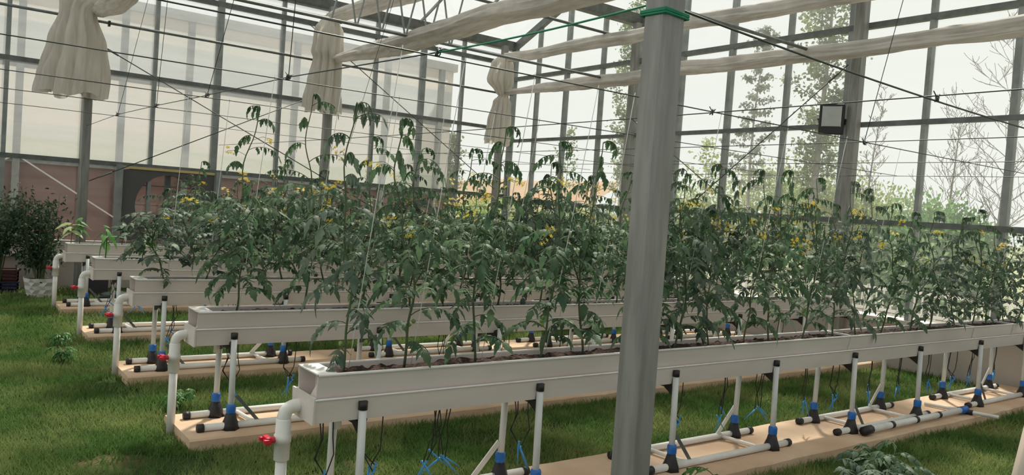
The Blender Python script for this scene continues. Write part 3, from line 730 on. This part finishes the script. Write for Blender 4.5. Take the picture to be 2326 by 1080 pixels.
# weeds by the pipes
for k, (x, y) in enumerate(((1.12, 8.6), (1.55, 6.0), (1.05, 7.9))):
    ground_plant(10+k, (x, y, 0), .16, .16, 5, leafP, ['small pale weed beside the left pipe of the second farthest trough', 'small weed in the grass behind the second trough end', 'small weed in the grass between the second and third pipes'][k])

# ================================================================ BACK LEFT: potted shrub, crates, box, bag, fan
def shrub(seed, loc, R0, z0, z1, n, m, label, name='shrub', planter=False, leaf=.06, shoots=16):
    rng = random.Random(seed); r = empty(name, loc, label, 'shrub'); st = MB(); lf = MB()
    for k in range(shoots):
        az = rng.uniform(0, 6.28); rr = R0*math.sqrt(rng.random()); top = rng.uniform(.65, 1)*z1
        q = [Vector((math.cos(az)*.05, math.sin(az)*.05, .25 if planter else 0)), Vector((math.cos(az)*rr*.35, math.sin(az)*rr*.35, z0)), Vector((math.cos(az)*rr*.8, math.sin(az)*rr*.8, (z0+top)/2)), Vector((math.cos(az)*rr, math.sin(az)*rr, top))]
        st.tube(q, [.010, .007, .005, .002], 5, False)
        for j in range(n//shoots):
            t = rng.random(); p = q[1].lerp(q[2], t*2) if t < .5 else q[2].lerp(q[3], t*2-1)
            p = p+Vector((rng.gauss(0, .09), rng.gauss(0, .09), rng.gauss(0, .06)))
            v, fc = leaflet(leaf*rng.uniform(.8, 1.5), leaf*.55, .4, rng)
            lf.add(place(v, p, (rng.gauss(0, 1), rng.gauss(0, 1), rng.gauss(-.3, .6)), rng.uniform(-1, 1), rng), fc, True)
    st.build('stem', stem_m, r); lf.build('foliage', m, r)
    return r
def planter(loc, label):
    r = empty('planter_pot', loc, label, 'planter'); m = MB(); n = 16; vs = []; rows = 5
    for i in range(rows+1):
        z = .26*i/rows
        for j in range(n):
            a = 2*PI*(j+.5*(i % 2))/n; rr = (.15+.05*i/rows)*(1.0 if (i+j) % 2 else .86); c, s_ = math.cos(a), math.sin(a); q = max(abs(c), abs(s_)); sq = .6/q+.4
            vs.append((c*rr*sq, s_*rr*sq, z))
    fs = []
    for i in range(rows):
        for j in range(n):
            j2 = (j+1) % n
            if i % 2 == 0: fs += [(i*n+j, i*n+j2, (i+1)*n+j), (i*n+j2, (i+1)*n+j2, (i+1)*n+j)]
            else: fs += [(i*n+j, i*n+j2, (i+1)*n+j2), (i*n+j, (i+1)*n+j2, (i+1)*n+j)]
    m.add(vs, fs); m.build('pot', mat('white_faceted_pot', (.66, .65, .62), .5), r)
    MB().tube([(0, 0, .20), (0, 0, .235)], .17, 14).build('soil', soil, r)
planter((1.33, 12.55, 0), 'white faceted planter standing on the grass at far left')
shrub(3, (1.33, 12.55, 0), .36, .45, 1.56, 1900, leafD, 'dark leafy shrub growing from the white faceted planter', 'potted_shrub', True, .055, 26)
shrub(4, (.82, 12.9, .0), .42, .6, 1.45, 1700, leafD, 'dark leafy shrub at the left edge of the view', 'potted_shrub', False, .055, 24)
# crates at the left edge
def crate(loc, m, label, s=(.42, .3, .14)):
    r = empty('crate', loc, label, 'crate', 'plastic crates on the grass'); b = MB(); x, y, z = s
    b.box((0, 0, 0), (x, y, .012)); 
    for a, c in (((0, 0), (x, .012)), ((0, y-.012), (x, y)), ((0, 0), (.012, y)), ((x-.012, 0), (x, y))):
        for k in range(3): b.box((a[0], a[1], .005+k*z/3), (c[0], c[1], .005+k*z/3+z/4.4))
    for xx in (0, x/2-.01, x-.02):
        for yy in (0, y-.014): b.box((xx, yy, 0), (xx+.02, yy+.014, z))
    b.build('basket', m, r); MB().box((-.01, -.01, z), (x+.01, .015, z+.018)).box((-.01, y-.015, z), (x+.01, y+.01, z+.018)).box((-.01, 0, z), (.015, y, z+.018)).box((x-.015, 0, z), (x+.01, y, z+.018)).build('rim', m, r)
crate((.70, 12.95, 0), mat('navy_crate_plastic', (.04, .045, .10), .5), 'dark blue plastic crate on the grass at the left edge, lower of two')
crate((.70, 12.95, .165), mat('maroon_crate_plastic', (.10, .03, .035), .5), 'maroon plastic crate stacked on the dark blue crate at the left edge')
r = empty('pump_box', (2.05, 12.6, 0), 'dark box standing under the farthest trough', 'box')
MB().box((-.13, -.12, 0), (.13, .12, .42)).build('body', mat('dark_box_paint', (.035, .03, .04), .6), r, .01); MB().box((-.15, -.14, .42), (.15, .14, .45)).build('lid', mat('dark_box_lid', (.05, .045, .05), .6), r, .005)
def lump(loc, s, m, label, name, cat, seed):
    n, k = 12, 20; vs = []
    for i in range(n+1):
        a = PI*i/n
        for j in range(k):
            b = 2*PI*j/k; p = Vector((math.sin(a)*math.cos(b), math.sin(a)*math.sin(b), math.cos(a))); rr = 1+.35*noise.noise(p*2.2+Vector((seed, 0, 0)))+.15*noise.noise(p*6)
            vs.append((p.x*s[0]*rr, p.y*s[1]*rr, max(0, p.z*s[2]*rr+s[2])))
    o = MB().add(vs, [(i*k+j, (i+1)*k+j, (i+1)*k+(j+1) % k, i*k+(j+1) % k) for i in range(n) for j in range(k)], True).build(name, m); o.location = loc; return tag(o, label, cat)
lump((2.62, 12.1, 0), (.16, .13, .16), mat('white_plastic_bag', (.62, .62, .62), .4, trans=.2), 'crumpled white plastic bag on the grass behind the far troughs', 'plastic_bag', 'bag', 3)
lump((2.2, 11.9, 0), (.22, .15, .07), mat('dark_sheet', (.03, .05, .04), .5), 'dark crumpled sheet on the grass under the farthest trough', 'crumpled_sheet', 'sheet', 6)
# exhaust fan in the back wall
r = empty('exhaust_fan', (3.17, YB-.03, .75), 'large square exhaust fan with a round opening in the back wall', 'fan')
m = MB(); n = 48; hw, hh = .70, .565; rad = .50; vs = []; fs = []
for k in range(n):
    a = 2*PI*k/n; c, s_ = math.cos(a), math.sin(a); q = max(abs(c)/hw, abs(s_)/hh)
    vs += [(c/q, 0, s_/q+hh), (c*rad, 0, s_*rad+hh), (c*rad, .22, s_*rad+hh), (c/q, .22, s_/q+hh)]
for k in range(n):
    a = k*4; b = ((k+1) % n)*4; fs += [(a, b, b+1, a+1), (a+1, b+1, b+2, a+2), (a+2, b+2, b+3, a+3), (a+3, b+3, b, a)]
m.add(vs, fs); m.build('housing', fan_m, r)
MB().box((-.70, -.015, 1.125), (.70, .05, 1.165)).build('top_strip', yel, r)
for x in (-.73, .70): MB().box((x-.01, -.02, 0), (x+.04, .1, 1.16)).build('side_post', alu, r)
MB().box((-.04, .12, .06), (.04, .20, 1.06)).build('centre_strut', steel_d, r)
for z in (.25, .565, .88): MB().box((-.46, .19, z-.008), (.46, .205, z+.008)).build('shutter_slat', brown, r)
for k in range(5):
    a = k*1.2566+.3; MB().add([(0, .10, hh), (math.cos(a-.2)*.2, .08, hh+math.sin(a-.2)*.2), (math.cos(a-.05)*.44, .06, hh+math.sin(a-.05)*.44), (math.cos(a+.25)*.44, .13, hh+math.sin(a+.25)*.44), (math.cos(a+.5)*.2, .14, hh+math.sin(a+.5)*.2)], [(0, 1, 2, 3, 4)]).build('blade', fan_m, r) if k in (3, 4) else None
MB().tube([(0, .05, hh), (0, .18, hh)], .07, 14).build('hub', fan_m, r)
for x in (2.42, 3.92):
    tag(MB().bar((x, YB-.06, .53), (x, YB-.06, 1.93), .09, .07, (0, 1, 0)).build('fan_post', alu), 'grey upright post %s the exhaust fan' % ('left of' if x < 3 else 'right of'), 'post', 'posts beside the fan')

# ================================================================ FLOODLIGHT
r = empty('floodlight', (9.50, 5.86, 2.93), 'black square floodlight mounted on the steel column by the end wall', 'floodlight')
r.rotation_euler = (math.radians(2), 0, math.radians(-62))
MB().box((-.155, -.035, 0), (.155, .035, .40)).build('housing', black, r, .015)
ln = MB().box((-.118, -.042, .105), (.118, -.034, .365)).build('lens', mat('floodlight_glass', (.40, .43, .41), .12, 0, (.5, .53, .5), 3), r)
MB().box((-.118, -.038, .10), (-.112, -.043, .37)).box((.112, -.038, .10), (.118, -.043, .37)).build('lens_frame', alu_l, ln)
for k in range(7): MB().box((-.12+k*.04-.003, .035, .05), (-.12+k*.04+.003, .06, .36)).build('cooling_fin', black, r)
b = MB(); b.tube([(-.16, 0, .2), (-.17, .02, .2), (-.17, .11, .17), (.17, .11, .17), (.17, .02, .2), (.16, 0, .2)], .010, 6); b.box((.06, .08, .14), (.22, .15, .20)); b.build('bracket', black, r)

# ================================================================ NEIGHBOURING GREENHOUSE behind the back wall
r = empty('neighbouring_greenhouse', (0, 16.0, 0), 'second greenhouse with milky ribbed walls standing behind the back wall', 'greenhouse')
NY = 0; NX = 9.95
for za, zb, pm in ((1.98, 2.32, poly_g), (2.32, 3.55, poly), (3.55, 4.32, poly_b), (4.32, 4.85, poly)): MB().add([(-16, 0, za), (NX, 0, za), (NX, 0, zb), (-16, 0, zb)], [(0, 1, 2, 3)]).build('wall_panel', pm, r)
MB().box((-16, 0, .5), (NX, .06, 1.90)).build('cooling_pad_wall', brown, r)
MB().box((-16, -.05, 0), (NX+.02, .1, .5)).build('plinth', stone, r)
MB().add([(NX, 0, 0), (NX, 8, 0), (NX, 8, 4.85), (NX, 0, 4.85)], [(0, 1, 2, 3)]).build('side_wall', poly, r)
MB().box((-16, -.10, 4.80), (NX+.05, .1, 4.98)).build('eave_beam', alu_l, r)
MB().box((-16, -.06, 1.88), (NX, 0, 1.99)).box((-16, -.06, 3.50), (NX, 0, 3.60)).build('rail_beam', alu, r)
m = MB().add([(-16, 0, 4.98), (NX, 0, 4.98), (NX, 4, 5.8), (-16, 4, 5.8), (NX, 8, 4.98), (-16, 8, 4.98)], [(0, 1, 2, 3), (3, 2, 4, 5)]); m.build('roof', glass_r, r)
for x in (-13, -10.5, -8, -5.5, -3, -.9, 1.25, 2.85, 4.0, 6.1, 8.2, 9.6): MB().box((x-.055, -.12, 0), (x+.055, 0, 4.8)).build('column', alu, r)
for x0_, x1_ in ((-.9, 1.25), (3.2, 1.25), (5.5, 7.5)): MB().bar((x0_, -.1, .75), (x1_, -.1, 2.0), .025, .025).build('brace', pipe_m, r)

# ================================================================ OUTSIDE THE END WALL
def fence(x, y0, y1, z0, h, label, m):
    r = empty('fence', (x, y0, z0), label, 'fence', 'pale fences outside'); L = y1-y0
    for z in (.06, h-.03): MB().box((-.02, 0, z-.02), (.02, L, z+.025)).build('rail', m, r)
    b = MB()
    for k in range(int(L/.12)): b.box((-.01, k*.12, .05), (.01, k*.12+.02, h-.03))
    b.build('balusters', m, r)
    for k in range(int(L/2.4)+1): MB().box((-.035, k*2.4-.035, 0), (.035, k*2.4+.035, h+.03)).build('post', m, r)
wh = mat('white_fence_paint', (.80, .79, .76), .5)
kerb = mat('pinkish_kerb_stone', (.62, .52, .45), .9, 0, (.70, .61, .54), 1.2, 6)
tag(MB().box((12.0, -4, -.02), (12.4, 26, .42)).build('planter_kerb', kerb), 'pinkish masonry kerb behind the end wall glass', 'kerb')
fence(12.2, -3, 24, .42, .42, 'white railing with thin balusters outside the end wall, nearer one', wh)
fence(16.3, -6, 30, .0, .75, 'white railing outside the end wall, farther one', wh)
for k, (x, y, s_) in enumerate(((11.2, 6.3, .22), (11.1, 9.6, .25), (11.3, 4.6, .2))):
    o = MB().tube([(0, 0, 0), (0, 0, s_*1.6)], [s_*.8, s_], 14).build('water_tub', mat('grey_tub_plastic', (.42, .47, .46), .5)); o.location = (x, y, .02)
    tag(o, ['grey plastic tub outside, seen past the end of the second trough', 'grey plastic tub outside behind the plants near the corner', 'grey plastic tub outside, rightmost of three'][k], 'tub', 'plastic tubs outside')

def tree(loc, H, kind, label, seed, m, R0=1.2, n=1800, leaf=.12, z0=.3, twr=.09, name='tree', barkm=bark, lean=0):
    rng = random.Random(seed); r = empty(name, loc, label, 'tree'); st = MB(); lf = MB()
    tp = []; N = 14
    for k in range(N+1):
        t = k/N; tp.append(Vector((.10*math.sin(seed+t*4)*t, lean*t+.12*math.cos(seed*2+t*3)*t, H*t)))
    st.tube(tp, [twr*(1-.92*(k/N)) for k in range(N+1)], 8)
    nb = {'poplar': 42, 'spruce': 34, 'bare': 26, 'round': 20, 'sparse': 22}[kind]
    def br(p, d, L, rad, lvl):
        q = [p]; dd = d.normalized()
        for j in range(5):
            dd = (dd+Vector((rng.gauss(0, .12), rng.gauss(0, .12), .06 if kind != 'spruce' else .03))).normalized(); q.append(q[-1]+dd*L/5)
        st.tube(q, [max(.0035, rad*(1-.8*j/5)) for j in range(6)], 5, False)
        if lvl > 0:
            for j in (1, 2, 3, 4):
                if rng.random() < (.95 if kind == 'bare' else .6): br(q[j], dd+Vector((rng.gauss(0, .7), rng.gauss(0, .7), rng.gauss(.15, .3))), L*rng.uniform(.4, .65), rad*.5, lvl-1)
        return q
    paths = []
    for k in range(nb):
        t = z0+(1-z0)*(k+rng.random())/nb; i0 = min(N-1, int(t*N)); O = tp[i0].lerp(tp[i0+1], t*N-i0); az = k*2.4+rng.uniform(-.4, .4)
        if kind == 'spruce': L = R0*(1.15-t)**.8*rng.uniform(.5, 1.1); up = .15
        elif kind == 'poplar': L = R0*(.35+.65*math.sin(PI*min(1, (t-z0)/(1-z0)*.9+.08)))*rng.uniform(.6, 1.2); up = .75
        elif kind == 'bare': L = R0*rng.uniform(.6, 1.1)*(1.2-t*.7); up = .8
        else: L = R0*math.sqrt(max(.08, 1-((t-z0)/(1-z0)-.45)**2*3.2))*rng.uniform(.6, 1.05); up = .5
        paths.append(br(O, Vector((math.cos(az), math.sin(az), up)), L, twr*.28*(1.1-t), {'bare': 2, 'round': 0}.get(kind, 0)))
    if n:
        for k in range(n):
            q = rng.choice(paths); t = rng.uniform(.8, 5) if kind != 'round' else rng.uniform(.5, 5.6); i0 = min(4, int(t)); p = q[i0].lerp(q[i0+1], t-i0)
            sp = {'poplar': .10, 'spruce': .05, 'round': .22, 'sparse': .12}[kind]*R0
            p = p+Vector((rng.gauss(0, sp), rng.gauss(0, sp), rng.gauss(0, sp*.7)))
            f = Vector((rng.gauss(0, 1), rng.gauss(0, 1), rng.gauss(-.2, .7))).normalized(); a = f.orthogonal().normalized(); a = a*math.cos(k)+f.cross(a)*math.sin(k)
            L = leaf*rng.uniform(.7, 1.3)
            lf.add([p, p+f*L*.5+a*L*.38, p+f*L, p+f*L*.5-a*L*.38], [(0, 1, 2, 3)])
    st.build('trunk', barkm, r)
    if n: lf.build('crown', m, r)
    return r
tree((14.3, 9.1, 0), 7.6, 'poplar', 'tall poplar with loose leaves outside, just left of the floodlight', 4, treeL, .95, 5200, .085, .30, .10)
tree((14.8, 10.95, 0), 6.1, 'spruce', 'young layered tree outside, left of the tall poplar', 9, treeC, 1.0, 2600, .075, .40, .05)
tree((15.5, 15.75, 0), 7.4, 'poplar', 'tall leafy poplar outside, hugging the left side of the front column', 12, treeL, .8, 4200, .08, .28, .08)
tree((15.0, 17.6, 0), 4.1, 'sparse', 'slender sparse tree outside, midway between the corner and the front column', 17, treeL, .6, 420, .09, .35, .03)
tree((26.0, 41.5, 0), 6.0, 'round', 'pale green tree outside left of the rightmost curtain', 21, treeL, 1.0, 2200, .22, .18, .09)
tree((15.0, 12.4, 0), 3.6, 'sparse', 'thin young tree outside just right of the front column', 30, treeY, .7, 700, .09, .3, .03)
tree((14.0, 5.55, 0), 5.0, 'bare', 'bare branching tree outside near the rightmost mullion', 23, None, 1.1, 0, z0=.30, twr=.055, name='bare_tree', barkm=barkp)
tree((14.6, 6.6, 0), 3.9, 'bare', 'bare slender tree outside behind the green bush', 25, None, .9, 0, z0=.35, twr=.042, name='bare_tree', barkm=barkp)
tree((14.0, 7.72, 0), 4.3, 'bare', 'bare thin upright tree outside right of the floodlight column', 28, None, .45, 0, z0=.4, twr=.036, name='bare_tree', barkm=barkp)
tree((14.2, 4.75, 0), 4.4, 'bare', 'bare tree outside at the right edge of the view', 31, None, 1.0, 0, z0=.25, twr=.045, name='bare_tree', barkm=barkp)
def bush(loc, Rx, Ry, H, n, m, label, seed, leaf=.11):
    n = int(n*1.9); leaf *= .72; rng = random.Random(seed); r = empty('bush', loc, label, 'bush', 'bushes outside the end wall'); st = MB(); lf = MB()
    cl = [(Vector((rng.uniform(-1, 1)*Rx*.7, rng.uniform(-1, 1)*Ry*.75, H*rng.uniform(.25, .8))), rng.uniform(.25, .42)*H) for k in range(max(6, int(Ry*6)))]
    for c, rr in cl: st.tube([(c.x*.4, c.y*.8, 0), c], [.02, .008], 5, False)
    for k in range(n):
        c, rr = rng.choice(cl); d = Vector((rng.gauss(0, 1), rng.gauss(0, 1), rng.gauss(.2, .9))).normalized(); p = c+d*rr*rng.uniform(.5, 1.05)
        if p.z < .03: continue
        f = (d+Vector((rng.gauss(0, .7), rng.gauss(0, .7), rng.gauss(0, .5)))).normalized(); a = f.orthogonal().normalized(); a = a*math.cos(k)+f.cross(a)*math.sin(k); L = leaf*rng.uniform(.7, 1.3)
        lf.add([p, p+f*L*.45+a*L*.3, p+f*L, p+f*L*.45-a*L*.3], [(0, 1, 2, 3)])
    st.build('stem', bark, r); lf.build('foliage', m, r)
bush((15.0, 8.2, 0), .8, 1.0, 2.5, 3800, treeY, 'yellow-green bush outside, just behind the floodlight column', 1)
bush((15.6, 9.8, 0), .8, 1.1, 3.3, 4800, treeY, 'yellow-green tall bush outside, behind the poplar trunk', 2)
bush((15.6, 11.6, 0), .8, 1.2, 2.9, 4200, treeY, 'yellow-green bush outside below the layered tree', 3)
bush((15.6, 13.4, 0), .8, 1.2, 2.5, 3600, treeY, 'yellow-green bush outside, right behind the front column', 4)
bush((13.6, 6.25, 0), .55, .55, 2.25, 3400, treeG, 'bright green bush outside near the rightmost mullion', 5, .13)
bush((14.4, 7.2, 0), .6, .6, 2.1, 2400, treeG, 'paler green bush outside left of the bright green one', 6, .12)
bush((18.5, 9.5, 0), .9, 3.0, 1.9, 4200, treeL, 'low dull hedge outside behind the railing', 7, .13)
bush((18.5, 15.5, 0), .9, 3.2, 2.0, 4600, treeL, 'low dull hedge outside, left of the front column', 8, .13)
bush((20.0, 22.5, 0), 1.0, 3.6, 2.0, 4600, treeY, 'low yellow-green hedge outside toward the far corner', 9, .15)
bush((18.0, 5.0, 0), .8, 1.6, 1.6, 2000, treeL, 'low hedge outside at the right edge of the view', 10, .12)
bush((22.0, 31.0, 0), 1.0, 3.6, 2.1, 3600, treeY, 'low yellow-green hedge seen past the corner column', 11, .17)

# pale pole leaning in at the lower right corner
r = empty('pale_pole', (4.10, 1.5, 0), 'pale beige pole leaning at the lower right corner of the view', 'pole')
MB().tube([(0, 0, 0), (.38, .0, .92)], .040, 14).build('pipe', mat('beige_pole', (.50, .42, .35), .6), r); MB().tube([(.38, 0, .92), (.388, 0, .94)], .048, 14).build('cap', ledge_m, r)

# ================================================================ GRASS
def grass():
    rng = np.random.default_rng(3)
    N = 620000
    # sample in polar coordinates about the viewing spot for even density in view; keep only inside the room
    rr = 1.9+np.abs(rng.beta(1.0, 1.9, N))*13.5; az = np.radians(rng.uniform(-12, 86, N))
    x = np.sin(az)*rr; y = np.cos(az)*rr
    ok = (x > -2) & (x < XE-.10) & (y > .2) & (y < YB-.12)
    for i in range(5): ok &= ~((np.abs(y-RY[i]+.02) < .335) & (x > 1.40))
    x = x[ok]; y = y[ok]; rr = rr[ok]; n = len(x)
    # patchiness
    ph = np.sin(x*2.1+1.3*np.sin(y*1.7))+np.sin(y*2.6+1.1*np.sin(x*2.3+2))+.6*np.sin(x*5.3+y*4.1)
    keep = rng.random(n) < np.clip(.95-.28*np.clip(ph-1.2, 0, 3), .25, 1)
    bare = ((x-1.15)**2/.10+(y-4.75)**2/.06 < 1) | ((x-.95)**2/.05+(y-5.0)**2/.02 < 1) | ((x-1.9)**2/.03+(y-4.2)**2/.02 < 1) | ((x-1.3)**2/.02+(y-6.6)**2/.04 < 1) | ((x-3.2)**2/.05+(y-4.5)**2/.03 < 1) | ((x-2.2)**2/.03+(y-4.35)**2/.02 < 1) | ((x-1.25)**2/.02+(y-6.95)**2/.05 < 1) | ((x-3.9)**2/.12+(y-4.5)**2/.01 < 1)
    keep &= ~(bare & (rng.random(n) < .8))
    x, y, rr, ph = x[keep], y[keep], rr[keep], ph[keep]; n = len(x)
    h = (.028+.03*rng.random(n))*(1+.25*np.sin(x*3.1)*np.sin(y*2.7))*(1+.02*rr); a = rng.uniform(0, 2*np.pi, n); wd = .0016+.00055*rr
    ln = h*rng.uniform(.2, 1.0, n); la = rng.uniform(0, 2*np.pi, n)
    V = np.zeros((n, 3, 3)); ca, sa = np.cos(a)*wd, np.sin(a)*wd
    V[:, 0] = np.stack([x-ca, y-sa, np.zeros(n)], 1); V[:, 1] = np.stack([x+ca, y+sa, np.zeros(n)], 1)
    V[:, 2] = np.stack([x+np.cos(la)*ln, y+np.sin(la)*ln, h], 1)
    me = bpy.data.meshes.new('grass'); me.vertices.add(n*3); me.vertices.foreach_set('co', V.reshape(-1))
    me.loops.add(n*3); me.loops.foreach_set('vertex_index', np.arange(n*3, dtype=np.int32))
    me.polygons.add(n); me.polygons.foreach_set('loop_start', np.arange(0, n*3, 3, dtype=np.int32)); me.polygons.foreach_set('loop_total', np.full(n, 3, dtype=np.int32))
    me.update(); me.validate()
    m = mat('grass_blades', (.10, .195, .05), .7, 0, (.29, .34, .125), 1.5, 7, trans=.4, spec=.15, thr=(.40, .66)); me.materials.append(m)
    o = bpy.data.objects.new('grass', me); C.objects.link(o)
    tag(o, 'short green lawn covering the floor between the concrete strips', 'grass', kind='stuff')
grass()
